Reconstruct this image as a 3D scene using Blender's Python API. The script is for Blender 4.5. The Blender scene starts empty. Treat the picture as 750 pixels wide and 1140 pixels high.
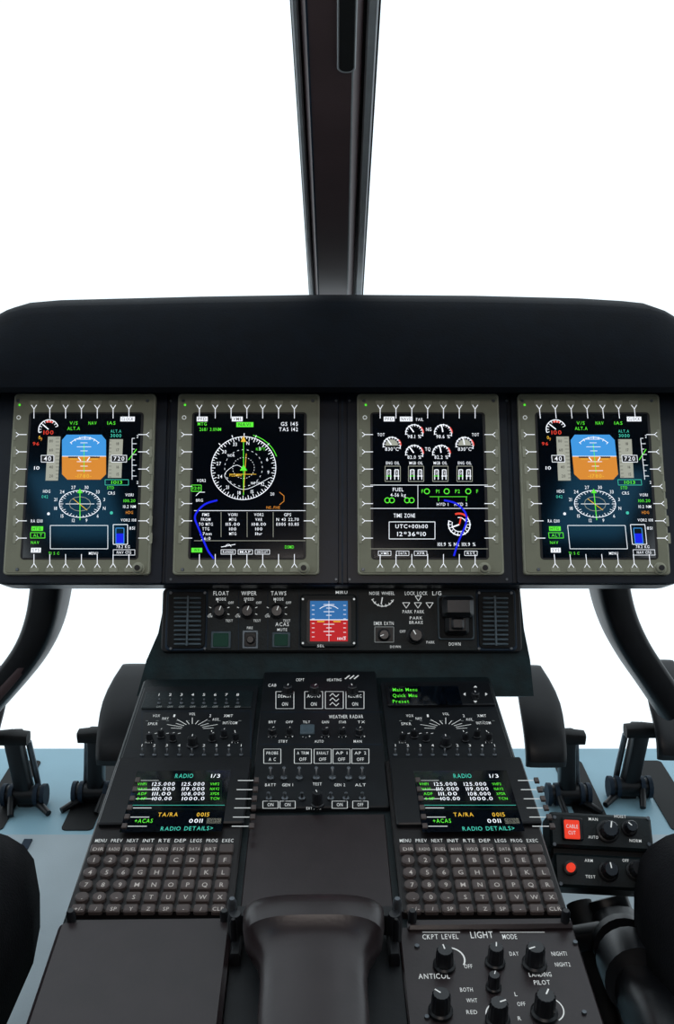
import bpy, math, random
from mathutils import Vector, Matrix
random.seed(3)
F=1100.0; CX,CY=375.0,570.0
PT=math.radians(15)
CAM=Vector((0,0,1.06))
fw=Vector((0,math.cos(PT),-math.sin(PT))); up=Vector((0,math.sin(PT),math.cos(PT))); rt=Vector((1,0,0))
sc=bpy.context.scene
def ray(px,py): return rt*((px-CX)/F)-up*((py-CY)/F)+fw
def P3(px,py,z): return CAM+ray(px,py)*z
def onz(px,py,z=0.0):
    d=ray(px,py); t=(z-CAM.z)/d.z; return CAM+d*t
def lin(c):
    if isinstance(c,str): c=[int(c[i:i+2],16)/255 for i in (0,2,4)]
    return tuple(((x/12.92) if x<=0.04045 else ((x+0.055)/1.055)**2.4) for x in c)+(1,)
# ---------------- materials
def mat(name,col,rough=0.5,spec=0.4,metal=0.0,noise=0.25,nscale=40,bump=0.05,bscale=300):
    m=bpy.data.materials.new(name); m.use_nodes=True; nt=m.node_tree; b=nt.nodes['Principled BSDF']
    c=lin(col)
    b.inputs['Roughness'].default_value=rough; b.inputs['Specular IOR Level'].default_value=spec; b.inputs['Metallic'].default_value=metal
    tc=nt.nodes.new('ShaderNodeTexCoord'); n=nt.nodes.new('ShaderNodeTexNoise'); n.inputs['Scale'].default_value=nscale; n.inputs['Detail'].default_value=4
    nt.links.new(tc.outputs['Object'],n.inputs['Vector'])
    r=nt.nodes.new('ShaderNodeValToRGB'); r.color_ramp.elements[0].position=0.3; r.color_ramp.elements[1].position=0.7
    r.color_ramp.elements[0].color=tuple(x*(1-noise) for x in c[:3])+(1,); r.color_ramp.elements[1].color=tuple(min(1,x*(1+noise)) for x in c[:3])+(1,)
    nt.links.new(n.outputs['Fac'],r.inputs['Fac']); nt.links.new(r.outputs['Color'],b.inputs['Base Color'])
    if bump>0:
        n2=nt.nodes.new('ShaderNodeTexNoise'); n2.inputs['Scale'].default_value=bscale
        nt.links.new(tc.outputs['Object'],n2.inputs['Vector'])
        bp=nt.nodes.new('ShaderNodeBump'); bp.inputs['Strength'].default_value=bump; bp.inputs['Distance'].default_value=0.002
        nt.links.new(n2.outputs['Fac'],bp.inputs['Height']); nt.links.new(bp.outputs['Normal'],b.inputs['Normal'])
    return m
def emat(name,col,st=1.0):
    m=bpy.data.materials.new(name); m.use_nodes=True; b=m.node_tree.nodes['Principled BSDF']
    c=lin(col); b.inputs['Base Color'].default_value=tuple(x*0.3 for x in c[:3])+(1,)
    b.inputs['Roughness'].default_value=0.5; b.inputs['Specular IOR Level'].default_value=0.1
    b.inputs['Emission Color'].default_value=c; b.inputs['Emission Strength'].default_value=st
    return m
M=dict(
 shield=mat('glareshield_skin','02070f',0.7,0.10,bump=0.15),
 panel=mat('panel_paint','060f1c',0.4,0.3),
 seam=mat('seam','1c2a38',0.6,0.2),
 slat=mat('vent_slat','44525a',0.5,0.4),
 bezel=mat('bezel_olive','7c7c6a',0.5,0.25,noise=0.06),
 bezel2=mat('bezel_rim','929280',0.5,0.3,noise=0.06),
 glass=mat('display_glass','030810',0.09,0.8,noise=0,bump=0),  # bluish base: reflection haze tinted into the display colour
 cons=mat('console_paint','0a1518',0.5,0.3,noise=0.35,bump=0.2),
 green=mat('console_green','0b2226',0.55,0.25,noise=0.4,bump=0.3,bscale=150),
 blk=mat('black_plastic','0c0e12',0.4,0.35),
 blk2=mat('module_black','0d1115',0.5,0.3),
 rub=mat('rubber','07090b',0.65,0.3),
 key=mat('key_cap','4a413f',0.5,0.35,noise=0.1),
 keyb=mat('key_base','151213',0.45,0.35),
 brown=mat('console_brown','251d1f',0.35,0.45,noise=0.15),
 knob=mat('knob_black','15171b',0.33,0.5),
 metal=mat('worn_metal','60656a',0.4,0.5,metal=0.8),
 grey=mat('grey_strip','7a8289',0.5,0.4,noise=0.1),
 strip=mat('post_seal_strip','8f9598',0.45,0.4,noise=0.1),
 post=mat('post_brown','46383a',0.4,0.4,noise=0.15,nscale=8),
 floor=mat('floor_blue','86abba',0.4,0.4,noise=0.12,nscale=3,bump=0.1),
 floor2=mat('floor_grey_blue','9aa6ac',0.5,0.35,noise=0.14,nscale=4,bump=0.1),
 seat=mat('seat_fabric','0b0c10',0.85,0.15,bump=0.6,bscale=400),
 wall=mat('cabin_wall','14181c',0.8,0.1),
 white=emat('legend_white','dfe4e4',0.66), dim=emat('legend_dim','a8b0b0',0.4), kw=emat('key_legend','c8c4c0',0.5),
 sw=emat('screen_white','f4f8ff',0.95), sg=emat('screen_green','5be83a',0.95), sy=emat('screen_yellow','e8b83a',0.9),
 sb=emat('screen_blue','3f95dc',0.9), so=emat('screen_orange','d98a34',0.85), sr=emat('screen_red','e04030',0.95),
 sdb=emat('screen_deep_blue','1622e0',0.95), sgr=emat('screen_grey','b4b6a8',0.65), sc=emat('screen_cyan','48c8b0',0.8),
 skb=emat('standby_blue','3a78b8',0.7), skr=emat('standby_red','c0282c',0.8), lred=emat('lamp_red','e8402c',0.9), dkg=emat('dark_green_lamp','1c3a30',0.5),
 sdg=emat('dark_screen_green','0c2c1c',0.5),
)
# ---------------- frames & builder
class Fr:
    def __init__(s,px,py,z,al,vp=None,roll=0,yaw=0):
        s.O=CAM+ray(px,py)*z
        if vp: s.V=ray(*vp).normalized(); s.N=rt.cross(s.V).normalized(); s.U=s.V.cross(s.N)
        else:
            a=math.radians(al); s.V=up*math.cos(a)+fw*math.sin(a); s.U=rt.copy(); s.N=s.U.cross(s.V)
            if yaw:
                R=Matrix.Rotation(math.radians(yaw),3,s.V); s.U=R@s.U; s.N=R@s.N
            if roll:
                R=Matrix.Rotation(math.radians(roll),3,s.N); s.U=R@s.U; s.V=R@s.V
    def at(s,px,py):
        f=Fr.__new__(Fr); f.U,f.V,f.N=s.U,s.V,s.N; d=ray(px,py); t=(s.O-CAM).dot(s.N)/d.dot(s.N); f.O=CAM+d*t; return f
    def uv(s,px,py,w=0):
        d=ray(px,py); t=((s.O-CAM).dot(s.N)+w)/d.dot(s.N); r=CAM+d*t-s.O
        return r.dot(s.U),r.dot(s.V)
    def mx(s):
        m=Matrix.Identity(4)
        for i in range(3): m[i][0]=s.U[i]; m[i][1]=s.V[i]; m[i][2]=s.N[i]; m[i][3]=s.O[i]
        return m
GL={}
def glyph(c):
    if c in GL: return GL[c]
    cu=bpy.data.curves.new('g','FONT'); cu.body=c; cu.resolution_u=2; cu.offset=0.004
    ob=bpy.data.objects.new('g',cu); sc.collection.objects.link(ob); bpy.context.view_layer.update()
    ev=ob.evaluated_get(bpy.context.evaluated_depsgraph_get()); me=ev.to_mesh()
    vs=[(v.co.x,v.co.y) for v in me.vertices]; fs=[tuple(p.vertices) for p in me.polygons]
    ev.to_mesh_clear(); bpy.data.objects.remove(ob); bpy.data.curves.remove(cu)
    if vs:
        x0=min(v[0] for v in vs); x1=max(v[0] for v in vs); vs=[(v[0]-x0,v[1]) for v in vs]; g=(vs,fs,x1-x0)
    else: g=([],[],0.3)
    GL[c]=g; return g
CAPH=max(v[1] for v in glyph('H')[0])
class B:
    def __init__(s,fr=None,w=0): s.fr=fr; s.w=w; s.v=[]; s.f=[]; s.mi=[]; s.ms=[]; s.ts=0.9
    def M_(s,m):
        if m not in s.ms: s.ms.append(m)
        return s.ms.index(m)
    def add(s,vs,fs,m):
        o=len(s.v); s.v+= [tuple(v) for v in vs]; k=s.M_(m)
        for f in fs: s.f.append(tuple(i+o for i in f)); s.mi.append(k)
    def uv(s,x,y): return s.fr.uv(x,y,s.w)
    def su(s,x,y): return s.uv(x+1,y)[0]-s.uv(x,y)[0]
    def sv(s,x,y): return s.uv(x,y)[1]-s.uv(x,y+1)[1]
    def rp(s,u0,v0,u1,v1,w0,w1,m,r=0,ch=0,n=4):
        r=min(r,(u1-u0)/2.01,(v1-v0)/2.01)
        def ring(ins,w):
            rr=max(r-ins,0); out=[]
            if r<=0: return [(u0+ins,v0+ins,w),(u1-ins,v0+ins,w),(u1-ins,v1-ins,w),(u0+ins,v1-ins,w)]
            for cx,cy,a0 in ((u1-r,v0+r,-90),(u1-r,v1-r,0),(u0+r,v1-r,90),(u0+r,v0+r,180)):
                for i in range(n+1):
                    a=math.radians(a0+90*i/n); out.append((cx+rr*math.cos(a),cy+rr*math.sin(a),w))
            return out
        rings=[ring(0,w0)]
        if ch>0: rings+=[ring(0,w1-ch),ring(ch,w1)]
        else: rings+=[ring(0,w1)]
        s.loft(rings,m)
    def loft(s,rings,m,cap=True,closed=True):
        n=len(rings[0]); vs=[p for r in rings for p in r]; fs=[]
        for k in range(len(rings)-1):
            for i in range(n if closed else n-1):
                j=(i+1)%n; fs.append((k*n+i,k*n+j,(k+1)*n+j,(k+1)*n+i))
        if cap: fs.append(tuple(range(n-1,-1,-1))); fs.append(tuple((len(rings)-1)*n+i for i in range(n)))
        s.add(vs,fs,m)
    def lr(s,x0,y0,x1,y1):
        cx,cy=(x0+x1)/2,(y0+y1)/2
        return s.uv(x0,cy)[0],s.uv(cx,y1)[1],s.uv(x1,cy)[0],s.uv(cx,y0)[1]
    def box(s,x0,y0,x1,y1,w0,w1,m,r=0,ch=0):
        u0,v0,u1,v1=s.lr(x0,y0,x1,y1)
        s.rp(u0,v0,u1,v1,w0,w1,m,r*s.su((x0+x1)/2,(y0+y1)/2),ch)
    def rect(s,x0,y0,x1,y1,m,dw=0):
        u0,v0,u1,v1=s.lr(x0,y0,x1,y1); w=s.w+dw; s.add([(u0,v0,w),(u1,v0,w),(u1,v1,w),(u0,v1,w)],[(0,1,2,3)],m)
    def line(s,x0,y0,x1,y1,wd,m,dw=0.0002):
        a=Vector(s.uv(x0,y0)); b=Vector(s.uv(x1,y1)); d=b-a
        if d.length<1e-9: return
        n=Vector((-d.y,d.x)).normalized()*(wd*s.su(x0,y0)/2); w=s.w+dw
        s.add([(p.x,p.y,w) for p in (a-n,b-n,b+n,a+n)],[(0,1,2,3)],m)
    def pl(s,pts,wd,m,dw=0.0002):
        for a,b in zip(pts,pts[1:]): s.line(*a,*b,wd,m,dw)
    def curve(s,pts,wd,m,dw=0.0002,k=6):
        P=[pts[0]]+list(pts)+[pts[-1]]; out=[]
        for i in range(1,len(P)-2):
            for j in range(k):
                t=j/k; o=[]
                for c in (0,1):
                    a,b_,c_,d=P[i-1][c],P[i][c],P[i+1][c],P[i+2][c]
                    o.append(.5*(2*b_+(c_-a)*t+(2*a-5*b_+4*c_-d)*t*t+(3*b_-a-3*c_+d)*t**3))
                out.append(tuple(o))
        out.append(pts[-1]); s.pl(out,wd,m,dw)
    def fr_(s,x0,y0,x1,y1,wd,m,dw=0.0002): s.pl([(x0,y0),(x1,y0),(x1,y1),(x0,y1),(x0,y0)],wd,m,dw)
    def poly(s,pts,m,dw=0): s.add([s.uv(*p)+(s.w+dw,) for p in pts],[tuple(range(len(pts)-1,-1,-1))],m)
    def arc(s,cx,cy,r,a0,a1,wd,m,dw=0.0002,n=None):
        c=s.uv(cx,cy); k=s.su(cx,cy); r0=(r-wd/2)*k; r1=(r+wd/2)*k; n=n or max(6,int(abs(a1-a0)/9)); vs=[]; fs=[]
        for i in range(n+1):
            a=math.radians(a0+(a1-a0)*i/n); ca,sa=math.cos(a),math.sin(a)
            vs+=[(c[0]+r0*ca,c[1]+r0*sa,s.w+dw),(c[0]+r1*ca,c[1]+r1*sa,s.w+dw)]
            if i: fs.append((2*i-2,2*i-1,2*i+1,2*i))
        s.add(vs,fs,m)
    def disc(s,cx,cy,r,m,dw=0.0002,n=16,a0=0,a1=360):
        c=s.uv(cx,cy); k=r*s.su(cx,cy)
        s.add([(c[0]+k*math.cos(math.radians(a0+(a1-a0)*i/n)),c[1]+k*math.sin(math.radians(a0+(a1-a0)*i/n)),s.w+dw) for i in range(n if a1-a0==360 else n+1)],[tuple(range(n if a1-a0==360 else n+1))],m)
    def tick(s,cx,cy,r0,r1,a,wd,m,dw=0.0002):
        c=s.uv(cx,cy); k=s.su(cx,cy); a=math.radians(a); d=Vector((math.cos(a),math.sin(a))); n=Vector((-d.y,d.x))*wd*k/2; c=Vector(c); A=c+d*r0*k; Bv=c+d*r1*k; w=s.w+dw
        s.add([(p.x,p.y,w) for p in (A-n,Bv-n,Bv+n,A+n)],[(0,1,2,3)],m)
    def turn(s,cx,cy,prof,m,n=20,lean=(0,0),kn=0,hc=0):
        c=s.fr.uv(cx,cy,s.w+hc); k=s.su(cx,cy); rings=[]
        for r,h in prof:
            rings.append([(c[0]+lean[0]*h+r*k*(1-(kn if i%2 else 0))*math.cos(2*math.pi*i/n),c[1]+lean[1]*h+r*k*(1-(kn if i%2 else 0))*math.sin(2*math.pi*i/n),s.w+h) for i in range(n)])
        s.loft(rings,m)
    def knob(s,cx,cy,r,h=0.014,m=None,a=60,kn=0.06,ptr=True):
        m=m or M['knob']; hc=h*.8
        s.turn(cx,cy,[(r*1.25,0),(r*1.25,h*.15),(r*1.05,h*.22)],M['blk'],20,hc=hc)
        s.turn(cx,cy,[(r,h*.2),(r*.95,h*.9),(r*.8,h)],m,28,kn=kn,hc=hc)
        if ptr:
            c=Vector(s.fr.uv(cx,cy,s.w+hc)); k=s.su(cx,cy); q=math.radians(a); d=Vector((math.cos(q),math.sin(q))); n=Vector((-d.y,d.x))*max(r*.14,.55)*k/2
            A=c+d*r*.1*k; Z=c+d*r*.78*k; s.add([(p.x,p.y,s.w+h+.0002) for p in (A-n,Z-n,Z+n,A+n)],[(0,1,2,3)],M['white'])
    def tog(s,cx,cy,r=2.2,h=0.012,ly=0.4):
        s.turn(cx,cy,[(r*1.5,0),(r*1.5,h*.2),(r,h*.3)],M['metal'],8,hc=h*.5)
        s.turn(cx,cy,[(r*.5,h*.2),(r*.75,h*.95),(r*.4,h*1.05)],M['metal'],10,lean=(0,ly),hc=h*.5)
    def text(s,t,x,y,h,m,w=None,al='c',dw=0.0003,asp=0.85):
        h=h*s.ts
        k=s.sv(x,y)*h/CAPH; gs=[glyph(c) for c in t]; tot=sum(g[2]+0.16 for g in gs)-0.16
        if w: kx=w*s.su(x,y)/tot
        else: kx=k*asp
        c=s.uv(x,y); u=c[0]-(tot*kx/2 if al=='c' else (tot*kx if al=='r' else 0)); v=c[1]-k*CAPH/2
        for g in gs:
            if g[0]: s.add([(u+a*kx,v+b*k,s.w+dw) for a,b in g[0]],g[1],m)
            u+=(g[2]+0.16)*kx
    def mesh(s,name):
        me=bpy.data.meshes.new(name); me.from_pydata(s.v,[],s.f)
        for m in s.ms: me.materials.append(m)
        me.polygons.foreach_set('material_index',s.mi); me.update()
        me.polygons.foreach_set('use_smooth',[True]*len(me.polygons))
        try: me.set_sharp_from_angle(angle=math.radians(32))
        except Exception: pass
        return me
    def obj(s,name,parent=None,sub=0):
        ob=bpy.data.objects.new(name,s.mesh(name)); sc.collection.objects.link(ob)
        if s.fr: ob.matrix_world=s.fr.mx()
        if parent: ob.parent=parent
        return ob
def empty(name):
    e=bpy.data.objects.new(name,None); e.empty_display_size=0.05; sc.collection.objects.link(e); return e
def clone(ob,name,fr):
    o=bpy.data.objects.new(name,ob.data); sc.collection.objects.link(o); o.matrix_world=fr.mx(); return o
def sring(c,a,b,ra,rb,e=3.0,n=20):
    out=[]
    for i in range(n):
        t=2*math.pi*i/n; ct,st=math.cos(t),math.sin(t)
        out.append(tuple(c+a*(ra*math.copysign(abs(ct)**(2/e),ct))+b*(rb*math.copysign(abs(st)**(2/e),st))))
    return out
def tube(b,pts,rad,m,n=14,ref=Vector((1,0,0)),flat=1.0,e=2.0):
    rings=[]
    for i,p in enumerate(pts):
        d=(pts[min(i+1,len(pts)-1)]-pts[max(i-1,0)]).normalized()
        a=(ref-d*ref.dot(d)).normalized(); c=d.cross(a); r=rad[i] if isinstance(rad,(list,tuple)) else rad
        rings.append(sring(p,a,c,r,r*flat,e,n))
    b.loft(rings,m)
def smooth3(pts,k=4):
    P=[pts[0]]+list(pts)+[pts[-1]]; out=[]
    for i in range(1,len(P)-2):
        for j in range(k):
            t=j/k; a,b_,c_,d=P[i-1],P[i],P[i+1],P[i+2]
            out.append(.5*(2*b_+(c_-a)*t+(2*a-5*b_+4*c_-d)*t*t+(3*b_-a-3*c_+d)*t**3))
    out.append(pts[-1]); return out

# ================= INSTRUMENT PANEL
PA=Fr(375,541,1.45,11)
b=B(PA)
u0,v0,u1,v1=b.lr(-22,422,772,651)
b.rp(u0,v0,u1,v1,-0.05,0,M['panel'],0.05,0.003,8)
b.w=0.0003
for x in (185,381,569): b.line(x,440,x,650,1.2,M['seam'])
b.w=0
for (a,c) in ((-12,184),(187,377),(386,567),(571,762)):
    b.box(a,440,c,650,0,0.004,M['panel'],3,0.001)
b.w=0.0041
for (a,c) in ((187,377),(386,567)):
    for x in (a+3,c-3):
        for y in (446,645): b.turn(x,y,[(1.6,0),(1.3,.0006)],M['metal'],10)
b.obj('instrument_panel')

def bezel(b,c):
    W,K=M['white'],M
    b.w=0
    b.box(c-79.5,441,c+79.5,641,0.0042,0.012,K['bezel2'],4,0.0015)
    b.box(c-77.5,443,c+77.5,639,0.010,0.0128,K['bezel'],4,0.0006)
    b.w=0.0129
    b.box(c-64.5,459,c+65,623,0.0128,0.0134,K['keyb'],4,0.0003)
    b.w=0.0134
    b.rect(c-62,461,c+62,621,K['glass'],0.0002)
    b.w=0.0131
    for i in range(7):
        x=c-54+i*17.6
        for (y0,y1,s) in ((451,466,1),(632,617,-1)):
            b.line(x,y0+s*4,x,y1,.75,K['sw'],.0010); b.line(x,y0+s*4.5,x-3,y0,0.7,K['sw'],.001); b.line(x,y0+s*4.5,x+3,y0,0.7,K['sw'],.001)
            b.box(x-5,min(y0,y0-s*5),x+5,max(y0,y0-s*5),0.0128,0.0138,K['bezel2'],1,.0004)
        y=484+i*19.2
        for (x0,s) in ((c-74,1),(c+74,-1)):
            b.line(x0+s*3,y,x0+s*12,y,.8,K['sw'],.001); b.line(x0+s*3,y,x0,y-2.5,.7,K['sw'],.001); b.line(x0+s*3,y,x0,y+2.5,.7,K['sw'],.001)
            b.box(min(x0,x0-s*3.5),y-6,max(x0,x0-s*3.5),y+6,0.0128,0.0138,K['bezel2'],1,.0004)
    b.disc(c-70,451,1.3,K['sg'],.001); b.arc(c-71,465,2,0,360,.7,K['white'],.001)
    for x,y in ((c-72,446),(c+72,446),(c-73,634)): b.turn(x,y,[(2,0),(1.6,.0012)],K['metal'],10)
    b.turn(c+62,633,[(7,0),(7,.002),(5.6,.0026),(5.2,.008),(4.2,.009)],K['bezel2'],24)
    b.turn(c+62,633,[(3.2,.009),(3,.0105)],K['keyb'],20)
    b.w=0.0140
    def tag(x,y,t,w):
        b.rect(x-w/2-1.5,y-2.6,x+w/2+1.5,y+2.6,K['sw'],.0001); b.text(t,x,y,3.9,K['keyb'],w=w,dw=.0004)
    return tag

def pfd(b,c,tag):
    X=c-92; S=M
    def T(t,x,y,h,m,**k): b.text(t,x+X,y,h,S[m],**k)
    def L(x0,y0,x1,y1,w,m): b.line(x0+X,y0,x1+X,y1,w,S[m])
    tag(142,466.5,'CLOCK',13)
    T('V/S',82,471,4,'sg',w=9);T('NAV',103,471,4,'sg',w=9);T('IAS',124,471,4,'sg',w=9);T('ALT.A',82,477,4,'sg',w=14)
    b.arc(54+X,478,11,20,200,1,S['sw']); b.arc(54+X,478,9,60,110,2,S['sr'])
    for a in range(20,210,20): b.tick(54+X,478,8,11,a,.7,S['sw'])
    b.tick(54+X,478,0,9,140,1.2,S['sw']); T('100',54,481.5,5,'sr',w=11); T('9',46,489,4,'so')
    b.poly([(74+X,484),(113+X,484),(118+X,490),(118+X,508),(69+X,508),(69+X,490)],S['sb'],.0002)
    b.poly([(69+X,508),(118+X,508),(118+X,528),(112+X,534),(75+X,534),(69+X,528)],S['so'],.0002)
    b.w+=.0003
    L(69,508,118,508,.7,'sw')
    for i,y in enumerate((489,493,497.5,502,514,519,524)): w=4 if i%2 else 8; L(93.5-w,y,93.5+w,y,.6,'sw')
    b.arc(93.5+X,508,22,45,135,.8,S['sw'])
    for a in range(45,140,15): b.tick(93.5+X,508,20,23,a,.7,S['sw'])
    L(76,509,87,509,1.8,'keyb');L(100,509,111,509,1.8,'keyb');L(87,509,90,513,1.2,'sw');L(100,509,97,513,1.2,'sw')
    L(93.5,494,93.5,526,.7,'sg'); L(78,511,86,511,.8,'sy'); L(101,511,109,511,.8,'sy')
    b.w-=.0003
    T('-1780-',93,530,4.5,'sy',w=18,dw=.0008)
    b.rect(52+X,486,66+X,535,S['sgr'],.0001)
    for y in range(488,535,4): L(62,y,66,y,.5,'keyb')
    for y,t in ((491,'80'),(501,'60'),(520,'40'),(530,'20')): T(t,57,y,3.4,'keyb')
    b.rect(46+X,507,60+X,514.5,S['keyb'],.0004); b.fr_(46+X,507,60+X,514.5,.6,S['sw'],.0006); T('40',53,510.7,5.5,'sw',w=8,dw=.0007)
    T('96',40,494,4,'sr',w=7); T('0',44,487,4,'sy'); T('10',41,521,4,'sw',w=6)
    b.rect(121+X,489,136+X,532,S['sgr'],.0001)
    for y in range(491,532,4): L(121,y,124,y,.5,'keyb')
    for y,t in ((494,'18'),(501,'17'),(520,'16'),(528,'15')): T(t,131,y,3.4,'keyb')
    b.rect(124+X,507,141+X,514.5,S['keyb'],.0004); b.fr_(124+X,507,141+X,514.5,.6,S['sw'],.0006); T('720',132.5,510.7,5,'sw',w=12,dw=.0007)
    T('ALT.A',129,480,3.5,'sc',w=12); T('3000',129,485,4,'sc',w=12); T('1013',130,537,4,'sg',w=12); b.fr_(117+X,534,143+X,540,.6,S['sc']);T('STD',123,543,3.5,'sg')
    for i,y in enumerate(range(488,536,6)): L(147,y,152 if i%2 else 150,y,.6,'sw')
    L(147,488,147,534,.6,'sw'); L(143,512,152,500,.9,'sg'); T('2',153,486,3.5,'sw');T('2',153,537,3.5,'sw')
    def E(a,rx,ry): q=math.radians(a); return (89+X+rx*math.cos(q),561-ry*math.sin(q))
    b.pl([E(a,23,15) for a in range(0,361,15)],.7,S['sw'])
    for a in range(0,360,10): b.pl([E(a,20 if a%30 else 18.5,13 if a%30 else 12),E(a,23,15)],.6,S['sw'])
    for i,t in enumerate(['3','33','30','27','24','21','18','15','12','9','6','N']):
        x,y=E(i*30+15,28,19); b.text(t,x,y,4,S['sw'])
    b.pl([E(a,12,8) for a in range(0,361,30)],.5,S['sgr']); L(89,545,89,579,1,'sg'); b.poly([(86+X,549),(92+X,549),(89+X,544)],S['sg'],.0003)
    L(73,561,105,561,.6,'sw'); L(81,555,97,568,.7,'sy')
    T('HDG',52,547,3.6,'sw',w=8); T('042',50,553,3.8,'sc',w=7); T('CRS',124,549,3.6,'sw',w=8); b.disc(124+X,571,1.8,S['sc']); b.disc(54+X,572,1.6,S['sw'])
    for i,t in enumerate(['VOR1','100.20','10.2 NM','HDG']): T(t,144,551+i*6.5,3.6,['sw','sg','sw','so'][i],w=[9,13,14,8][i])
    T('VOR2 108',143,579,3.4,'sw',w=17)
    b.rect(35+X,586,48+X,591,S['sg'],.0002); T('HTG',41,588.5,3.6,'keyb',w=9,dw=.0005)
    b.fr_(34+X,593,50+X,599,.7,S['sg']);T('ALT',42,596,3.6,'sg',w=10);T('NAV',39,604,3.6,'sg',w=9)
    T('RA 1200',41,580,3.8,'sw',w=13)
    b.fr_(56+X,585,120+X,611,.6,S['sw'])
    b.fr_(126+X,584,142+X,606,.7,S['sw']); b.rect(129+X,594,138+X,605,S['sdb'],.0003); b.fr_(129+X,588,138+X,605,.7,S['sb'],.0005)
    T('851',147,588,3.6,'sw',w=6); T('78.2 KG',137,608.7,3.4,'sw',w=15)
    tag(40,612.5,'SYS',8); T('T1 5 C',60,616,3.3,'sg',w=12); b.fr_(126+X,612,150+X,618,.5,S['sw']); T('NAV CFG',138,615,3.3,'sw',w=16); T('MENU',104,616,3.3,'sw',w=10)

def nd(b,c,tag):
    S=M
    def T(t,x,y,h,m,**k): b.text(t,x,y,h,S[m],**k)
    def L(x0,y0,x1,y1,w,m): b.line(x0,y0,x1,y1,w,S[m])
    tag(225,466.5,'PFD',9); tag(264,466.5,'VMS',9)
    T('GS 145',322,472,4.6,'sw',w=19); T('TAS 142',321,478,4.6,'sw',w=21)
    b.rect(263,470,282,475.5,S['sg'],.0002); T('NAV1',272,472.8,3.6,'keyb',w=13,dw=.0006)
    T('MTG',225,472,4,'sg',w=10); T('268/ 3.0NM',234,478,4,'sg',w=24)
    cx,cy=271,521
    b.arc(cx,cy,36,0,360,.8,S['sw'],n=60)
    for a in range(0,360,5): b.tick(cx,cy,33.5 if a%10 else 31.5,36,a,.7,S['sw'])
    for i,t in enumerate(['3','N','33','30','27','24','21','18','15','12','9','6']):
        a=math.radians(i*30+50); T(t,cx+28*math.cos(a),cy-28*math.sin(a),4.2,'sw')
    for r in (12,21):
        for a in range(0,360,15): b.arc(cx,cy,r,a,a+6,.5,S['sw'],n=2)
    for a in (45,70,90,110,135): b.tick(cx,cy,37,40,a,.9,S['sw'])
    b.arc(cx,cy,39,20,75,.8,S['sg'])
    L(271,486,271,551,.8,'sg'); b.poly([(268,492),(274,492),(271,485)],S['sy'],.0004); b.poly([(267,524),(275,524),(271,517)],S['sg'],.0004)
    b.curve([(271,522),(262,518),(250,530),(271,545),(300,532)],.5,S['sw']); L(256,528,285,528,.6,'sy'); L(274,505,271,548,.7,'sy')
    T('PLDMN',262,529,3.4,'sy',w=13); T('KLFT',290,500,3.3,'sg',w=10); T('WPT04',285,538,3.3,'sw',w=12); T('VOR',257,507,3.3,'sw')
    T('VOR2',224,535,3.6,'sw',w=10); b.pl([(218,552),(222,548),(228,548)],.7,S['sw']); T('BRG',222,557,3.4,'sw')
    b.fr_(213,540,224,547,.7,S['sg']); T('120',218.5,543.5,3.6,'sg',w=8)
    T('20',303,550,3.6,'sw'); b.pl([(311,548),(316,552),(316,558),(311,562)],.7,S['so']); T('NE..FHE',304,565,3.2,'so',w=15)
    b.line(216,568.5,340,568.5,.6,S['sw'])
    for x in (246,275,304): b.line(x,570,x,598,.5,S['sgr'])
    for i,(x,col) in enumerate(((229,['FMS','FROM','TO MTG','TTG','1.7nm','26:0']),(259,['VOR1','MTG','115.00','100','MTG','']),(288,['VOR2','VAR','108.00','100','1hr','']),(320,['GPS','N 43 22.70','E005 03.85','','','']))):
        for j,t in enumerate(col):
            if t: T(t,x,573+j*5.3,3.6,'sw',w=min(25,len(t)*2.6))
    L(216,602,340,602,.5,'sgr')
    b.rect(213,610,225,615,S['sg'],.0002); T('WX',219,612.5,3.6,'keyb',w=6,dw=.0005)
    for x,t in ((254,'RANGE'),(273,'MAP'),(292,'DECLUT')): b.fr_(x-8,612,x+8,617,.5,S['sw']); T(t,x,614.5,3.0,'sw',w=12)
    T('DSMD',322,609,3.8,'sg',w=10); L(246,609,262,606,.7,'sw'); b.arc(254,609,3,0,180,.6,S['sw'])
    b.curve([(242,557),(229,561),(220,569),(217,577),(221,588),(227,603),(232,614),(238,622)],2.1,S['sdb'],.0009)  # blue reflection streak, drawn as a glowing line

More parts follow.
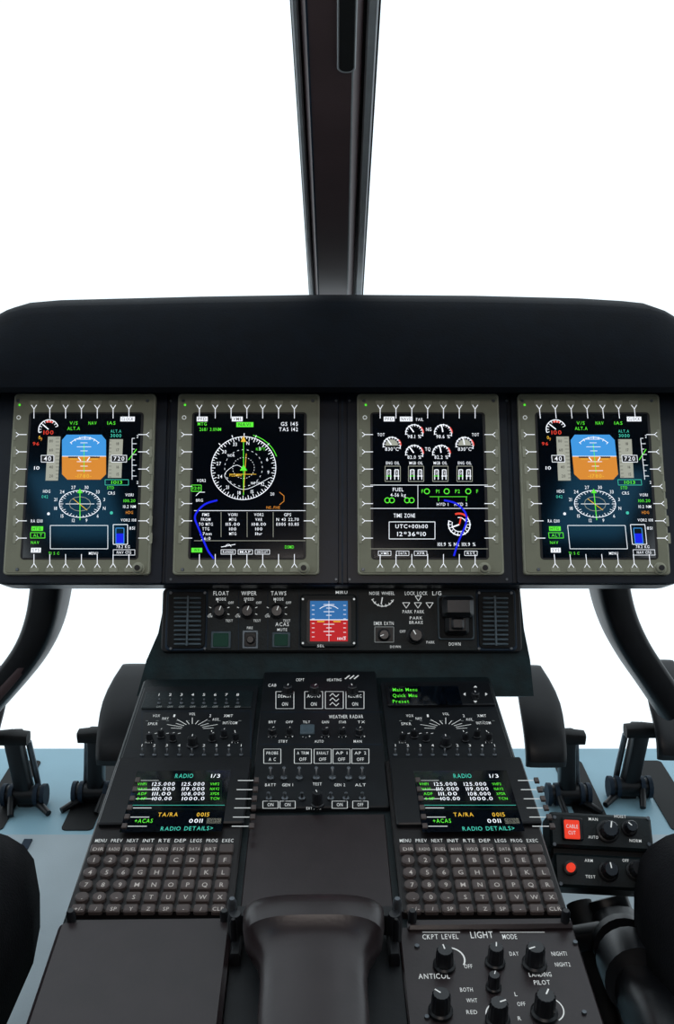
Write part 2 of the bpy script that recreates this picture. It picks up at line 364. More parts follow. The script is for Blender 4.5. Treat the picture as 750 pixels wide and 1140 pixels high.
def eng(b,c,tag):
    S=M
    def T(t,x,y,h,m,**k): b.text(t,x,y,h,S[m],**k)
    def L(x0,y0,x1,y1,w,m): b.line(x0,y0,x1,y1,w,S[m])
    tag(433,466.5,'PFD',9); tag(452,466.5,'NAVD',11); T('FAIL',467,467,3.6,'sw',w=8)
    for x,y,t in ((436,496,'830°C'),(461,482,'98.1 %'),(493,482,'98.6 %'),(517,496,'830°C'),(461,505,'82.0 %'),(491,505,'82.2 %')):
        b.arc(x,y,9.5,-20,190,1.0,S['sw'])
        if x in (436,517): b.disc(x,y,7,S['sgr'],.0001,n=14,a0=0,a1=180)
        for a in range(-20,200,21): b.tick(x,y,7.5,10.5,a,.7,S['sw'])
        b.arc(x,y,10,0,40,1.7,S['sr']); b.tick(x,y,1,9,125 if x<470 else 100,1.4,S['sw'],.0005)
        T(t,x,y+4,4.2,'sw',w=15)
    T('NG',477,478,4.2,'sw',w=6); T('TQ',476,500,4.2,'sw',w=6); T('TOT',424,484,3.8,'sw',w=8); T('TOT',529,484,3.8,'sw',w=8)
    for x,t in ((437,'ENG OIL'),(463,'MGB OIL'),(490,'MGB OIL'),(517,'ENG OIL')): T(t,x,515.5,3.6,'sw',w=15)
    for x in (437,463,490,517):
        b.fr_(x-8.5,519,x+8.5,536,.6,S['sgr'])
        for q in (-4.3,4.3):
            L(x+q-2,523,x+q-2,534,1,'sw'); L(x+q+2,523,x+q+2,534,1,'sw'); L(x+q-3,530,x+q+3,530,1.0,'sg' if q<0 else 'sw'); L(x+q-2,523,x+q+2,523,1,'sw'); T('2',x+q,526.5,3.6,'sw')
    L(412,540,543,540,.6,'sw'); L(465,540,465,566,.5,'sw'); L(412,566,543,566,.6,'sw')
    T('FUEL',443,545,4.4,'sw',w=12); T('4-56 kg',443,551,4.2,'sw',w=17)
    for x,y in ((431,557),(436,557),(453,557),(458,557),(475,547),(497,547),(521,547)): b.arc(x,y,2.8,0,360,1.0,S['sg'])
    for x,t in ((467+3,'F'),(487,'P1'),(509,'P2'),(531,'F')): T(t,x,547,4.4,'sg')
    L(478,553,520,553,.6,'sg'); L(488,553,488,558,.6,'sg'); L(519,553,519,558,.6,'sg'); T('HYD 1   HYD 2',503,561.5,3.8,'sw',w=34)
    T('TIME ZONE',450,574,4.8,'sw',w=24)
    b.fr_(433,581,484,600,.7,S['sw']); T('UTC+00h00',458,586,4.8,'sw',w=36); T('12*36*10',458,594.5,5.2,'sw',w=32)
    x,y=511,584
    b.arc(x,y,12,-200,40,1.2,S['sw']); b.arc(x,y,12.5,40,110,2.2,S['sr']); b.arc(x,y,8,-200,100,.9,S['sw'])
    for a in range(-200,60,20): b.tick(x,y,9,13,a,.8,S['sw'])
    b.tick(x,y,0,9,200,1.6,S['sw']); b.tick(x,y,0,9,75,1.6,S['sr'])
    T('101.9 % N2 101.9 %',508,606,4.4,'sw',w=42)
    L(412,611,543,611,.5,'sgr')
    for x,t in ((428,'VMS'),(448,'DATA'),(468,'XFR'),(524,'RST')): b.fr_(x-7,613.5,x+7,618.5,.5,S['sw']); T(t,x,616,3.0,'sw',w=9)
    b.curve([(494,557),(506,560),(515,567),(519,575),(518,584),(514,594),(509,606),(505,619)],2.1,S['sdb'],.0009)  # glowing stroke painted for the blue reflection across this screen

for (cx,fn,key) in ((92,pfd,0),(276,nd,1),(477,eng,2)):
    fr=PA.at(cx,541); b=B(fr); tag=bezel(b,cx); fn(b,cx,tag)
    o=b.obj('multi_function_display' if key==0 else 'multi_function_display.%03d'%key)
    if key==0: m0=o
clone(m0,'multi_function_display.003',PA.at(657.5,541))

# ================= GLARESHIELD
b=B()
tops=[(-75,470),(-60,400),(-40,370),(-20,359),(-5,352),(8,345),(25,340),(60,337),(100,336),(220,333),(345,331),(375,331),(405,331),(530,332),(650,335),(700,338),(724,340.5),(740,346),(755,355),(772,367),(795,400),(812,470)]
rings=[]
for x,yt in tops:
    yb=max(437,yt+8)
    r=[]
    zb=1.425; zt=1.50
    r.append(P3(x,yb-3,1.495)); r.append(P3(x,yb,zb-.012)); r.append(P3(x,yb-6 if yb-6>yt else yt+4,zb-.02))
    for t in (0.25,0.5,0.75,0.88,0.96): 
        y=yb+(yt-yb)*t; r.append(P3(x,y,zb-.02+(zt-zb)*t**2.5*0.9))
    p=P3(x,yt,zt); r.append(p)
    X=p.x
    r.append(Vector((X*1.0,p.y+0.04,p.z+.002))); r.append(Vector((X*.98,p.y+.16,p.z-.015))); r.append(Vector((X*.95,p.y+.22,p.z-.05))); r.append(Vector((X*.95,p.y+.22,p.z-.10)));r.append(Vector((X,p.y+.05,min(p.z-.10,.99))))
    rings.append([tuple(q) for q in r])
b.loft(rings,M['shield'])
b.obj('glareshield')

# ================= CENTER POST + windscreen
PO=Fr(375,330,1.78,-78)
b=B(PO)
v0=-0.02; v1=1.25
def pu(x): return PO.uv(x,330)[0]
b.rp(pu(344),v0,pu(404),v1,-.012,.0,M['rub'],0)
b.rp(pu(344.8),v0,pu(349.5),v1,0,.006,M['strip'],0,.002)
b.rp(pu(395),v0,pu(402.5),v1,0,.006,M['strip'],0,.002)
ring=lambda v:[(pu(350.5),v,0),(pu(356),v,.028),(pu(386),v,.028),(pu(393),v,0)]
b.loft([ring(v0),ring(v1)],M['post'])
b.rp(pu(354.8),v0,pu(356.2),v1,.024,.0284,M['seam'],0)
b.rp(pu(385.4),v0,pu(386.6),v1,.022,.0284,M['strip'],0)
vA=PO.uv(395,55)[1]
b.rp(pu(375),vA,pu(388),vA+.3,.02,.031,M['strip'],.009,.001,6)
b.rp(pu(376),vA+.003,pu(387),vA+.297,.02,.0316,M['rub'],.008,.001,6)
b.obj('windscreen_center_post')
def glassmat(name,col):
    gm=bpy.data.materials.new(name); gm.use_nodes=True; nt=gm.node_tree; nt.nodes.remove(nt.nodes['Principled BSDF'])
    t_=nt.nodes.new('ShaderNodeBsdfTransparent'); t_.inputs[0].default_value=col; g_=nt.nodes.new('ShaderNodeBsdfGlossy'); g_.inputs['Roughness'].default_value=0.02; mx=nt.nodes.new('ShaderNodeMixShader'); mx.inputs[0].default_value=0.03
    nt.links.new(t_.outputs[0],mx.inputs[1]); nt.links.new(g_.outputs[0],mx.inputs[2]); nt.links.new(mx.outputs[0],nt.nodes['Material Output'].inputs['Surface']); return gm
gm=glassmat('windscreen_glass',(1,1,1,1)); gt=glassmat('added_skylight_tint',(.35,.72,.95,1))
for i,(a,c) in enumerate(((-.92,pu(344)-.001),(pu(404)+.001,.92))):
    b=B(PO); b.rp(a,v0,c,1.2,-.008,-.004,gm); b.obj('added_skylight_%d'%(i+1))

# ================= LOWER CENTER PANEL
LC=Fr(380,692,1.475,11)
e=empty('center_console')
b=B(LC)
pts=[(186,640),(577,640),(583,700),(590,735),(594,775),(152,775),(163,735),(176,705),(181,680)]
top=[b.uv(*p)+(0.0,) for p in pts][::-1]; bot=[(u,v,-.12) for u,v,_ in top]
b.loft([bot,top],M['green'])
b.obj('bulkhead',e)
b=B(LC)
b.box(181,655,579,727,0,.008,M['blk2'],6,.002)
b.box(231,656,530,725,.006,.011,M['cons'],2,.001)
b.w=.0112
W=M['white']
for x in (265.5,298,333,398): b.line(x,658,x,724,.8,M['seam'])
for x,t,t2 in ((246,'FLOAT','MODE'),(277,'WIPER','SPEED'),(310,'TAWS','MODE')):
    b.text(t,x,660.5,5,W,w=17); b.text(t2,x,667,3.4,W,w=11)
    b.knob(x-2,680,7,.012,a=70)
    for k in (20,160,200,340,100): b.tick(x-2,680,9.5,12,k,.7,W)
    b.text('OFF',x+11,671,3,W); b.text('ON',x-12.5,686,3,W); b.text('TEST',x+9,691,3,W)
b.box(235,703,257,722,.011,.014,M['slat'],1,.001); b.box(237.5,705,254.5,720,.013,.0165,M['dkg'],1,.001)
b.box(303,704,323,721,.011,.014,M['slat'],1,.001); b.box(305.5,706,320.5,719,.013,.0165,M['dkg'],1,.001)
b.text('ACAS',314,695,4.6,W,w=15); b.text('MUTE',314,701,3.4,W,w=11)
b.box(270,702,287,722,.011,.0125,M['grey'],1,.0005); b.box(272,704,285,720,.012,.014,M['blk'],1,.001); b.knob(278.5,712,4.5,.014,ptr=False)
b.text('FIRE',278,699,3,W)
b.box(334,662,397,721,.011,.018,M['cons'],5,.002)
b.w=.0183
b.box(341,667,391,717,.016,.0182,M['blk'],4,.0005)
b.rect(345,669,387,690,M['skb'],.0002); b.rect(345,690,387,714,M['skr'],.0002); b.w+=.0003
b.line(345,690,387,690,.8,M['sw'])
for i,y in enumerate((673,677,681,685,695,699,703,707)): b.line(366-(3 if i%2 else 6),y,366+(3 if i%2 else 6),y,.6,M['sw'])
b.arc(366,690,16,50,130,.7,M['sw']); b.line(353,692,361,692,1.2,M['sy']); b.line(371,692,379,692,1.2,M['sy']); b.line(366,669,366,714,.4,M['sw'])
for y in range(674,710,5): b.line(347,y,350,y,.5,M['sw']); b.line(382,y,385,y,.5,M['sw'])
b.text('1013',380,711,3,M['sw'],w=9)
b.w=.0112; b.text('MIRU',380,659.5,3.6,W,w=13)
b.w=.0183
for x,y in ((337,667),(394,667),(337,716),(394,716)): b.disc(x,y,1.2,W)
b.text('SEL',357,719,3,W,w=8)
b.w=.0112
b.text('NOSE WHEEL',425,660.5,4,W,w=28); b.arc(426,662,13,205,335,.9,W)
for a in range(205,340,20): b.tick(426,662,11,14,a,.8,W)
b.tick(426,662,3,11,260,1.2,W)
b.text('LOCK LOCK',463,660.5,4.4,W,w=25); b.text('L/G',486,660.5,4.8,W,w=10)
for x in (452,465,478): b.pl([(x-4,671),(x+4,671),(x,677),(x-4,671)],.7,W)
b.pl([(462,663.5),(469,663.5),(465.5,669),(462,663.5)],.7,W)
b.text('PARK PARK',460,681,4,W,w=24); b.text('PARK',463,688,3.6,W,w=14); b.text('BRAKE',463,693,3.6,W,w=15)
b.text('EMER EXTN',427,694,4.2,W,w=22); b.box(417,697,438,716,.011,.013,M['blk'],3,.0006); b.fr_(417,698,438,715,.6,M['dim'],.002); b.knob(427.5,706.5,6,.012,a=200,kn=0)
b.knob(463,707,8,.016,a=120); b.text('PARK',479,715,3.2,W,w=9); b.text('OFF',448,703,3.2,W); b.text('DOWN',506,717,4,W,w=13)
b.text('DOWN',440,720,3,W)
b.obj('switch_panel',e)
b=B(LC)
b.box(486,664,526,713,.011,.016,M['slat'],3,.001)
b.box(487.5,665.5,524.5,711.5,.012,.017,M['rub'],3,.001)
b.box(489,667,523,690,.014,.05,M['knob'],5,.008)
b.box(493,686,519,708,.014,.035,M['blk'],4,.006)
b.box(499,690,513,703,.034,.040,M['knob'],3,.003)
b.obj('landing_gear_lever')
for i,(x0,x1) in enumerate(((189,229),(532,570))):
    b=B(LC)
    b.box(x0-3,657,x1+3,725,.008,.012,M['seam'],5,.001)
    b.box(x0-1,660,x1+1,722.5,.010,.0135,M['rub'],6,.001)
    b.w=.0135
    for k in range(11):
        y=665+k*5.1
        b.box(x0+5,y,x1-5,y+2.4,.012,.018,M['slat'],1,.001)
    b.box((x0+x1)/2-1,664,(x0+x1)/2+1,719,.012,.0195,M['slat'],.5)
    for y in (660,722): b.turn(x0+1,y,[(1.8,0),(1.4,.001)],M['metal'],8); b.turn(x1-1,y,[(1.8,0),(1.4,.001)],M['metal'],8)
    b.obj('air_vent' if i==0 else 'air_vent.001')

# ================= PEDESTAL
PED=Fr(357,765,1.42,70,vp=(357,167))
b=B(PED)
u0,v0,u1,v1=b.lr(86,754,617,1200)
b.rp(u0,v0-.05,u1,v1,-.36,0,M['cons'],.006,.003)
b.obj('pedestal_body',e)
b=B(PED); b.box(272,908,434,1035,-.002,.0015,M['brown'],2,.001)
b.box(250,1036,452,1200,0,.002,M['blk2'],2,.001); b.obj('pedestal_cover',e)
b=B(PED); b.box(46,1036,252,1170,0,.014,M['brown'],8,.004)
b.obj('console_stowage_cover',e)

def audio(b,cx):
    W=M['white']; D=M['dim']
    labs=['VHF1','VHF2','HF','ICS','NAV','ADF','MKR','PA','DME']
    for i in range(9):
        x=cx-56+i*13.6+(i*0.2)
        b.tog(x,838,1.6,.008); b.text(labs[i],x,848,3.4,W,w=10); b.text(str(i%4+1),x,830,3,W)
    for sgn in (-1,1):
        for k in range(3):
            b.knob(cx+sgn*(22+13*k),818-4*(k%2),3.6,.011,a=40+30*k,kn=.1)
            b.tick(cx+sgn*(22+13*k),818,6,9,60+sgn*40,.8,W)
    b.knob(cx,822,5.5,.014,a=90)
    for k in range(11):
        a=math.radians(8+16.4*k); r1=24+7*(k%2)
        b.line(cx+12*math.cos(a),812-6*math.sin(a),cx+r1*math.cos(a),812-r1*.42*math.sin(a),.7,W)
    for x,y,t,w in ((-44,806,'SPKR',11),(42,805,'INT/COM',16),(-40,797,'VOX',8),(40,797,'XMIT',10),(0,795,'VOL',7),(-20,797,'1',2),(20,797,'2',2),(-48,826,'HOT',8),(48,826,'PTT',8),(-30,800,'NAV',7),(26,801,'AUX',7)):
        b.text(t,cx+x,y,3.2,W,w=w)
    for k in range(10): b.line(cx-52+k*11.5,802.5,cx-49+k*11.5,802.5,.6,D)
b=B(PED); b.box(148,768,283,850,0,.006,M['blk2'],2,.001); b.w=.0061
b.box(160,770,281,789,.005,.008,M['cons'],2,.001); b.w=.0081
for i in range(8):
    x=177+i*12.5
    b.tog(x,781,1.4,.006); b.text(str(i+1),x,773.5,3,M['white']); b.text('OFF',x,787,2.4,M['dim'],w=6)
b.w=.0061; b.fr_(158,792,279,849,.6,M['seam']); audio(b,214)
b.obj('audio_control_panel')
b=B(PED); b.box(428,762,557,850,0,.006,M['blk2'],2,.001); b.w=.0061
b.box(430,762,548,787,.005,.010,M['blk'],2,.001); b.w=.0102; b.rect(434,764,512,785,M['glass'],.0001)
b.text('Main Menu',437,768,4,M['sg'],al='l',w=27);b.text('Quick Mnu',437,774.5,4,M['sg'],al='l',w=27);b.text('Preset',437,781,4,M['sg'],al='l',w=18)
b.knob(529,772,4.5,.008,a=90,kn=0)
for a in (0,90,180,270):
    q=math.radians(a); X_,Y_=529+11*math.cos(q),773-7.5*math.sin(q); dx,dy=math.cos(q),-math.sin(q)
    b.poly([(X_+dx*2.5,Y_+dy*2),(X_-dy*2.2,Y_+dx*1.8),(X_+dy*2.2,Y_-dx*1.8)],M['white'],.0004)
b.w=.0061; audio(b,496)
b.obj('audio_control_panel.001')

b=B(PED); b.box(286,752,426,904,0,.007,M['blk2'],3,.0015); b.w=.0072; W=M['white']
for y in (793,829): b.line(289,y,425,y,1,M['seam'])
for x in (320,350,392): b.knob(x,765,5.5,.012,a=60+x%50)
b.text('CAB',303,763,3.4,W,w=9); b.text('CKPT',334,757,3.4,W,w=9); b.text('HEATING',372,757,3.2,W,w=16)
for q in (0,5,10): b.line(384+q,756,389+q,752,1.6,W)
for x,t in ((317,'DEMIST'),(349,'AUTO'),(372,''),(395,'RECIRC')):
    b.fr_(x-10,770,x+10,789,.7,W)
    if t: b.text(t,x,775,3.8,W,w=15); b.text('ON',x,784,4.2,W,w=6.5)
    else: 
        for yy in (774,779,784): b.pl([(x-5,yy+1),(x-2,yy-2),(x+2,yy+2),(x+5,yy-1)],.9,W)
b.text('WEATHER RADAR',385,798,4.2,W,w=38)
for x,h in ((303,4.5),(322,3.5),(362,4),(381,4),(400,4.5)): b.knob(x,812,h,.010,a=x%90+20)
for x,t in ((303,'BRT'),(322,'OFF'),(341,'TILT'),(362,'GAIN'),(381,'STAB'),(402,'TX')): b.text(t,x,804,3,W,w=8); b.text('- . +',x,820,3,W,w=9)
b.box(334,808,350,818,.007,.010,M['slat'],1,.001)
b.text('STBY',315,825.5,3.2,W,w=10); b.text('AUTO',355,825.5,3.2,W,w=10); b.text('MAN',398,825.5,3.2,W,w=9)
for x,t,u in ((303,'PROBE','A C'),(337,'A TRIM','OFF'),(359,'BARALT','OFF'),(380,'AP 1','OFF'),(401,'AP 2','OFF')):
    b.fr_(x-9.5,834,x+9.5,850,.7,W); b.text(t,x,838.5,3.6,W,w=13); b.text(u,x,845.5,4,W,w=8)
for x in (301,316,333,352,370,388,403): b.tog(x,862,2.8,.013)
for x in (299,317,336,368,385,403): b.tog(x,885,2.6,.012,-.3)
for x,t in ((301,'BATT'),(320,'GEN 1'),(378,'GEN 2'),(401,'ALT')):
    b.text(t,x,874,3.4,W,w=12)
    b.fr_(x-8.5,892,x+8.5,900,.7,W); b.text('ON' if x<380 else 'OFF',x,896,4,W,w=6.5)
b.text('TEST',353,873,3.4,W,w=10); b.knob(353,885,6,.018,a=110); b.text('EXT PWR',349,900,3.2,W,w=16)
b.obj('systems_switch_panel')

# CDU
fl=PED.at(173.5,980)
b=B(fl)
b.box(103,853,269,1022,0,.010,M['keyb'],4,.002)
b.box(122,855,276,929,.009,.016,M['blk'],3,.0015)
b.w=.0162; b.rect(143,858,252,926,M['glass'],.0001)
b.text('RADIO',205,864,5,M['sc'],w=20); b.text('1/3',240,864,4.4,M['sw'],w=10)
b.fr_(150,869,246,893,.8,M['sdg'],.0002)
for i,(a,c) in enumerate((('125.000','125.000'),('110.000','119.000'),('111.00 ','108.000'),('100.00 ','1000.0'))):
    y=873+i*5.4; b.text(a,182,y,4.2,M['sw'],w=25); b.text(c,215,y,4.2,M['sw'],w=25)
    b.text(['VHF1','NAV1','ADF','HF'][i],158,y,3.2,M['sg'],w=10); b.text(['VHF2','NAV2','XPDR','TCN'][i],239,y,3.2,M['sg'],w=10)
b.line(145,896.5,250,896.5,.7,M['sc']); b.line(145,901,250,901,.5,M['sdg'])
b.text('TA/RA',187,907,4.8,M['sy'],w=22); b.text('0015',226,907,4.8,M['sy'],w=14); b.text('+ACAS',160,914,4.8,M['sg'],w=20); b.text('0011',218,914,4.8,M['sw'],w=15)
b.rect(230,911,246,917,M['sgr'],.0001); b.text('SBY',238,914,4,M['keyb'],w=10,dw=.0004); b.text('RADIO DETAILS>',208,922.5,4.8,M['sc'],w=58)
for i in range(6):
    y=869+i*10.2; k=(y-167)/813
    for (xa,xb) in ((-232,-209),(-107,-87)):
        b.line(357+xa*k,y,357+xb*k,y,1.3,M['white'])
        b.box(357+(xa-7)*k,y-2.5,357+(xa-1)*k,y+2.5,.015,.018,M['key'],.5,.0005) if xa<-200 else b.box(357+(xb+1)*k,y-2.5,357+(xb+7)*k,y+2.5,.015,.018,M['key'],.5,.0005)
b.w=.0102
K_=M['kw']
def KX(f,y):
    k=(y-167)/813; return 357+(-268+f*168)*k
for i,t in enumerate(['MENU','PREV','NEXT','INIT','RTE','DEP','LEGS','PROG','EXEC']):
    b.text(t,KX((i+.5)/9,936),936,4,W,w=12.5)
    y=947
    x0=KX((i+.07)/9,y); x1=KX((i+.93)/9,y); b.box(x0,y-4.6,x1,y+4.6,.010,.0145,M['key'],2.2,.001)
b.w=.0147
for i,t in enumerate(['DIR','RADIO','FUEL','MARK','HOLD','FIX','DATA','BRT','']):
    if t: b.text(t,KX((i+.5)/9,945),945.5,3.8,K_,w=12)
rows=['123ABCDEF','456GHIJKL','789MNOPQR','.0-STUVWX']
for r,row in enumerate(rows):
    y=960+r*13.8
    for i,cH in enumerate(row):
        x0=KX((i+.1)/9,y); x1=KX((i+.9)/9,y); b.w=.0102
        b.box(x0,y-5.2,x1,y+5.2,.010,.0150,M['key'],7 if i<3 else 2.5,.0012)
        b.w=.0152; b.text(cH,(x0+x1)/2,y-2.5,5.2,K_)
y=1014.5
for i,t in enumerate(['+/-','/','SP','Y','Z','SP','-','/','CLR']):
    x0=KX((i+.1)/9,y); x1=KX((i+.9)/9,y); b.w=.0102; b.box(x0,y-4.6,x1,y+4.2,.010,.0150,M['key'],2.5,.0012); b.w=.0152; b.text(t,(x0+x1)/2,y-2.5,4.4,K_)
b.w=.010
b.box(74,1023,258,1033,0,.012,M['brown'],3,.003)
for x in (80,250): b.turn(x,1027,[(5,0),(5,.012),(3.5,.015)],M['knob'],14)
cdu=b.obj('control_display_unit')
clone(cdu,'control_display_unit.001',PED.at(526.5,980))

b=B(PED); b.box(450,1036,658,1170,0,.006,M['brown'],3,.0015); b.w=.0062
b.text('CKPT LEVEL',490,1043,6,W,w=40); b.text('LIGHT',536,1041,8,W,w=25); b.text('MODE',567,1043,6,W,w=16)
b.line(470,1038,512,1038,.7,W); b.line(556,1038,606,1038,.7,W)
b.arc(500,1068,17,-30,100,1.8,W); b.knob(495,1061,10,.020,a=100); b.knob(552,1058,9,.020,a=80); b.knob(596,1058,11,.022,a=200)
b.text('NIGHT1',622,1062,5,W,w=17); b.text('NIGHT2',626,1074,5,W,w=17); b.text('DAY',572,1062,5,W,w=10); b.text('OFF',521,1076,5,W,w=9)
b.text('ANTICOL',483,1087,6.4,W,w=35); b.text('LANDING',601,1085,5.6,W,w=25); b.text('PILOT',603,1094,5.6,W,w=18)
b.knob(491,1110,11,.022,a=140); b.knob(607,1112,12,.022,a=60); b.knob(555,1120,11,.022,a=20); b.knob(550,1088,7,.016,a=70)
b.text('BOTH',519,1102,5,W,w=14); b.text('WHT',525,1114,5,W,w=12); b.text('RED',525,1127,5,W,w=12); b.text('L',574,1107,5,W); b.text('OFF',580,1118,5,W,w=9); b.text('R',578,1134,5,W)
b.arc(610,1124,17,-60,60,1.4,W); b.arc(558,1130,17,100,220,1.4,W)
for x,y in ((464,1054),(640,1050),(475,1133),(650,1128)): b.turn(x,y,[(3,0),(2.6,.002)],M['metal'],10)
b.obj('lighting_control_panel')

# console armrest in the foreground
b=B(PED)
secs=[(1014,142,.030,.010),(1016,152,.038,.020),(1022,157,.044,.028),(1034,158,.046,.031),(1048,154,.045,.031),(1058,143,.041,.029),(1070,128,.038,.027),(1085,120,.037,.026),(1110,121,.037,.026),(1140,126,.038,.027),(1190,130,.036,.026)]
rings=[]
for y,w,hc,hr in secs:
    b.w=hc; u,v=b.uv(349,y); s_=b.su(349,y); b.w=0
    rings.append(sring(Vector((u,v,hc)),Vector((1,0,0)),Vector((0,0,1)),w/2*s_,hr,3.0,32))
b.loft(rings,M['brown'])
o=b.obj('console_armrest')
b=B(PED)
for sgn,x in ((-1,263),(1,438)):
    b.turn(x,1050,[(9,.003),(9,.03),(6,.036)],M['knob'],16); b.turn(x+sgn*3,1042,[(5,.003),(5,.042),(3,.046)],M['metal'],12); b.turn(x+sgn*2,1060,[(4,.003),(4,.036),(2,.04)],M['blk'],12)
    b.box(min(x,x-sgn*14),1038,max(x,x-sgn*14),1052,.012,.034,M['blk'],2,.003)
    b.box(x-6,1052,x+6,1078,.003,.016,M['blk'],2,.003)
h=b.obj('hinge',o); h.matrix_parent_inverse=o.matrix_world.inverted()

# ================= FLOOR
b=B(); 
b.add([(-.95,.2,0),(.95,.2,0),(.95,1.955,0),(-.95,1.955,0),(-.95,.2,-.03),(.95,.2,-.03),(.95,1.955,-.03),(-.95,1.955,-.03)],[(0,1,2,3),(7,6,5,4),(3,2,6,7),(0,4,5,1),(1,5,6,2),(0,3,7,4)],M['floor'])
b.add([(-.95,-1,0),(.95,-1,0),(.95,.2,0),(-.95,.2,0)],[(0,1,2,3)],M['floor2'])
for s in (-1,1):
    xs=sorted((s*.30,s*.93))
    b.fr=None
    b.rp(xs[0],.25,xs[1],1.62,.0,.006,M['floor2'],.02,.002)
    for y in (.6,.9,1.2,1.5):
        for x in (xs[0]+.03,xs[0]+.25,xs[1]-.03):
            b.rp(x-.006,y-.006,x+.006,y+.006,.006,.008,M['metal'],.006)
    for x in (s*.49,s*.66):
        b.rp(x-.03,1.64,x+.03,1.9,.0,.002,M['rub'],.01)
    b.rp(min(s*.56,s*.575),.9,max(s*.56,s*.575),1.6,.006,.009,M['seam'],0)
b.obj('floor')

# ================= PEDALS
def pedal(name,px,py,flip):
    base=onz(px,py); e=empty(name)
    X=Vector((flip,0,0)); Y=Vector((0,1,0)); Z=Vector((0,0,1))
    b=B()
    def q(x,y,z): return base+X*x+Y*y+Z*z
    tube(b,[q(.005,.0,.0),q(.010,-.005,.05),q(.016,-.01,.12),q(.018,-.012,.155)],[.017,.016,.016,.017],M['blk'],ref=X,flat=1.1,e=5,n=16)
    tube(b,[q(-.018,.01,.0),q(-.012,.01,.06),q(-.005,.005,.13)],[.006,.006,.006],M['metal'],ref=X)
    tube(b,[q(-.014,-.02,.15),q(.02,-.02,.152),q(.055,-.02,.15)],[.014,.016,.014],M['rub'],ref=Y,flat=.8,e=4,n=16)
    tube(b,[q(-.03,-.01,.022),q(.045,-.01,.022)],[.018,.018],M['blk'],ref=Y,n=16)
    for x in (-.032,.045,-.018,.03): tube(b,[q(x-.004,-.01,.022),q(x+.004,-.01,.022)],[.022,.022],M['seam'],ref=Y,n=14)
    tube(b,[q(-.05,-.05,.006),q(-.02,-.02,.012),q(.0,.02,.01)],[.006,.008,.006],M['blk'],ref=X)
    tube(b,[q(.02,-.06,.006),q(.03,-.02,.03),q(.05,.03,.01)],[.006,.007,.006],M['blk'],ref=X)
    b.obj('arm',e)
    b=B(); rings=[]
    for t in range(11):
        tt=t/10; z=.122+.128*tt; y=-.05+.085*(tt-.1)**2*2-.03*(1-tt)
        hw=.042*(1-.35*max(0,(tt-.6)/.4)**2)-.004*(1-tt); xc=.070+.010*max(0,(tt-.6)/.4)**2
        rings.append([tuple(v) for v in sring(q(xc,y,z),X,Y,hw,.013 if 0<t<10 else .007,3.2,22)])
    b.loft(rings,M['blk'])
    b.obj('foot_plate',e)
pedal('rudder_pedal',104,890,1)
pedal('rudder_pedal.001',34,893,-1)
pedal('rudder_pedal.002',634,892,-1)
pedal('rudder_pedal.003',694,884,1)

# ================= nose frame posts
for i,path in enumerate(([(60,620,38),(57,655,37),(50,690,35),(36,722,32),(14,752,30),(-20,790,30)],[(675,620,38),(678,655,37),(688,690,35),(704,722,33),(724,752,32),(750,790,32)])):
    b=B(); pts=[P3(x,y,1.72) for x,y,_ in path]; n=len(pts); 
    ws=[Vector((w,0,0)) for _,_,w in path]; sp=smooth3(pts); sw_=[v.x for v in smooth3(ws)]
    tube(b,sp,[w/2*1.72/F for w in sw_],M['blk'],n=24,ref=Vector((1,0,0)),flat=1.5,e=5)
    tube(b,smooth3([P3(x+(4 if i==0 else -4),y,1.695) for x,y,_ in path]),.011,M['post'],n=14,e=3)
    b.obj('nose_frame_post' if i==0 else 'nose_frame_post.001')

# ================= cable cut box
HB=Fr(667,948,1.15,30,roll=-3)
b=B(HB)
b.box(612,906,726,945,-.045,0,M['cons'],4,.003); b.box(618,951,732,989,-.045,-.004,M['cons'],4,.003); b.box(616,940,728,956,-.045,-.010,M['rub'],2,.002)
b.w=.0002
b.box(625,911,648,936,0,.005,M['blk'],2,.001); b.w=.0052; b.box(628,913,645,934,.004,.0065,M['lred'],1.5,.0008); b.w=.0067
b.text('CABLE',636.5,920,4.5,W,w=13); b.text('CUT',636.5,927,4.5,W,w=8)
b.w=.0002; b.knob(679,923,10,.018,a=80); b.knob(703,920,7,.016,a=140); b.text('MAN',660,912,3.6,W,w=10); b.text('AUTO',660,932,3.6,W,w=11); b.text('NORM',707,936,3.6,W,w=13)
b.text('HOIST',690,909,3.6,W,w=13)
for x,y in ((617,910),(721,911),(617,940),(722,940)): b.turn(x,y,[(2.4,0),(2,.0015)],M['metal'],8)
b.w=-.0038
b.turn(634,967,[(8,0),(8,.004),(6,.005)],M['blk'],16); b.turn(634,967,[(5,.004),(4.6,.010),(3,.012)],M['lred'],16)
b.knob(680,968,9,.018,a=100); b.knob(711,967,9,.018,a=40); b.text('ARM',655,958,3.6,W,w=9); b.text('TEST',657,976,3.6,W,w=11); b.text('OFF',696,958,3.6,W,w=7)
for x in (624,727): b.turn(x,984,[(2.4,0),(2,.0015)],M['metal'],8)
b.obj('cable_cut_control_box')
e2=empty('collective_lever')
b=B()
tube(b,smooth3([P3(674,1000,1.24),P3(684,1030,1.22),P3(700,1070,1.14),P3(722,1118,1.03),P3(748,1170,.9),P3(770,1240,.8)]),[.026]*4+[.030]*17,M['blk'],n=20,e=2.6)
tube(b,[P3(630,1046,1.18),P3(665,1042,1.17),P3(700,1052,1.15)],[.012,.014,.014],M['blk'],ref=Vector((0,0,1)),n=16,e=4)
tube(b,smooth3([P3(644,1005,1.24),P3(652,1032,1.22),P3(664,1075,1.17),P3(680,1140,1.1),P3(700,1220,1.05)]),.016,M['rub'],n=16)
b.obj('grip',e2)
b=B()
tube(b,[P3(700,1068,1.12),P3(712,1094,1.06)],[.037,.037],M['knob'],n=24)
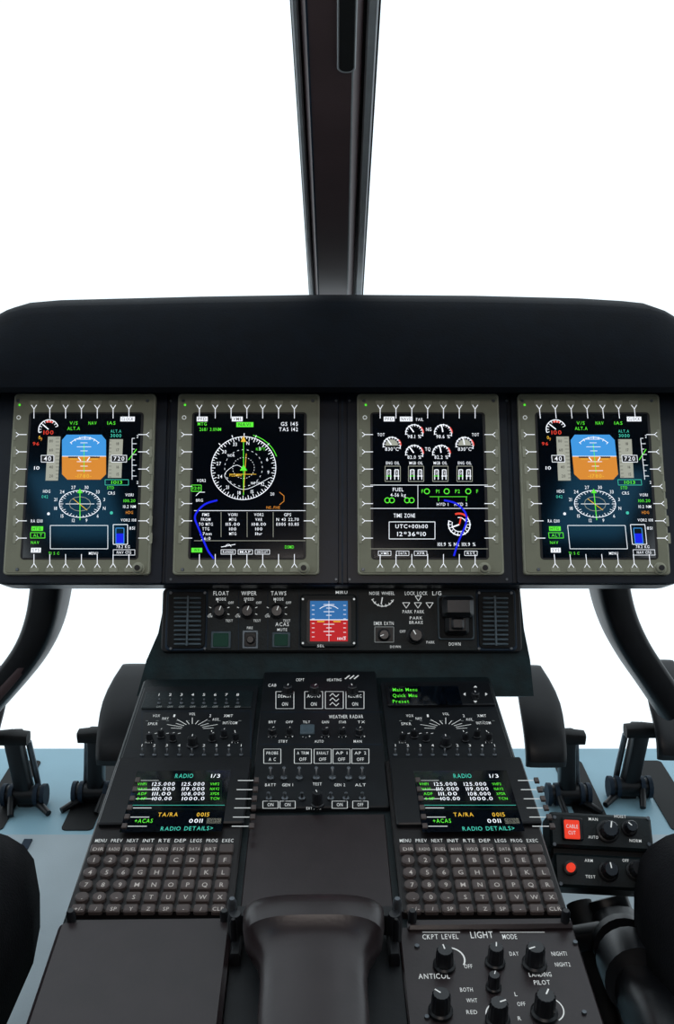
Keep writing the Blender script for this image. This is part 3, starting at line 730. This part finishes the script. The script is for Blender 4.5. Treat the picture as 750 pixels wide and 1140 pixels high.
tube(b,[P3(692,1050,1.155),P3(695,1056,1.14)],[.035,.035],M['blk'],n=24)
b.obj('collar',e2)

# ================= SEATS
for i,s in enumerate((-1,1)):
    e=empty('pilot_seat' if i==0 else 'pilot_seat.001'); b=B()
    xc=s*.60; Y=Vector((0,1,0)); X=Vector((1,0,0)); Z=Vector((0,0,1))
    rings=[sring(Vector((xc,y,zc)),X,Z,hw,hz,4,28) for y,zc,hw,hz in ((.37,.36,.22,.06),(.42,.36,.265,.10),(.7,.355,.27,.105),(.92,.35,.27,.105),(.98,.345,.26,.095),(1.01,.34,.235,.07))]
    b.loft(rings,M['seat']); b.obj('cushion',e)
    b=B(); rings=[sring(Vector((xc,y,z)),X,Y,hw,hz,4,28) for z,y,hw,hz in ((.30,.30,.22,.05),(.45,.28,.26,.06),(.8,.22,.26,.06),(1.0,.18,.22,.05),(1.08,.17,.15,.03))]
    b.loft(rings,M['seat']); b.obj('backrest',e)
    b=B(); 
    for x in (-.18,.18): b.rp(xc+x-.015,.25,xc+x+.015,1.05,.006,.04,M['metal'],.005)
    b.rp(xc-.2,.35,xc+.2,.85,.04,.27,M['rub'],.03); b.obj('base',e)

# ================= CABIN SHELL
b=B()
for x0,y0,x1,y1 in ((-.98,-1,.98,-.02),(-.98,.34,.98,.62),(-.98,-.02,-.90,.34),(-.66,-.02,.66,.34),(.90,-.02,.98,.34)):
    b.rp(x0,y0,x1,y1,1.62,1.64,M['wall'])
b.obj('ceiling')
for i,s in enumerate((-1,1)):
    b=B(); b.rp(min(s*.66,s*.90),-.02,max(s*.66,s*.90),.34,1.627,1.632,gt); b.obj('added_skylight_%d'%(i+3))  # unseen skylight panes, added so the outer displays mirror a blue patch
b=B(); b.rp(-.98,-1.02,.98,-1,0,1.62,M['wall']); b.obj('wall_back')
for s,n in ((-1,'left'),(1,'right')):
    b=B(); x=s*.97
    def bx(x0,y0,z0,x1,y1,z1): b.rp(min(x0,x1),y0,max(x0,x1),y1,z0,z1,M['wall'])
    bx(x,-1,0,x+s*.02,1.3,.75); bx(x,-1,.75,x+s*.02,-.3,1.62); bx(x,.25,.75,x+s*.02,.33,1.62)
    b.obj('wall_'+n)

# ================= WORLD / LIGHT / CAMERA
w=bpy.data.worlds.new('World'); sc.world=w; w.use_nodes=True; bg=w.node_tree.nodes['Background']
bg.inputs[0].default_value=(.84,.94,1,1); bg.inputs[1].default_value=1.32
L=bpy.data.lights.new('added_fill_light','AREA'); L.energy=8; L.size=.5; L.color=(1,.9,.84)  # unseen fill lamp added for knob highlights and console brightness
lo=bpy.data.objects.new('added_fill_light',L); sc.collection.objects.link(lo); lo.location=(0,-.25,1.58); lo.rotation_euler=(math.radians(28),0,0)
sc.view_settings.view_transform='Standard'
cam=bpy.data.cameras.new('camera'); co=bpy.data.objects.new('camera',cam); sc.collection.objects.link(co); sc.camera=co
co.location=CAM; co.rotation_euler=(math.radians(90-15),0,0)
cam.sensor_fit='VERTICAL'; cam.sensor_height=36; cam.lens=36*F/1140; cam.clip_start=.02
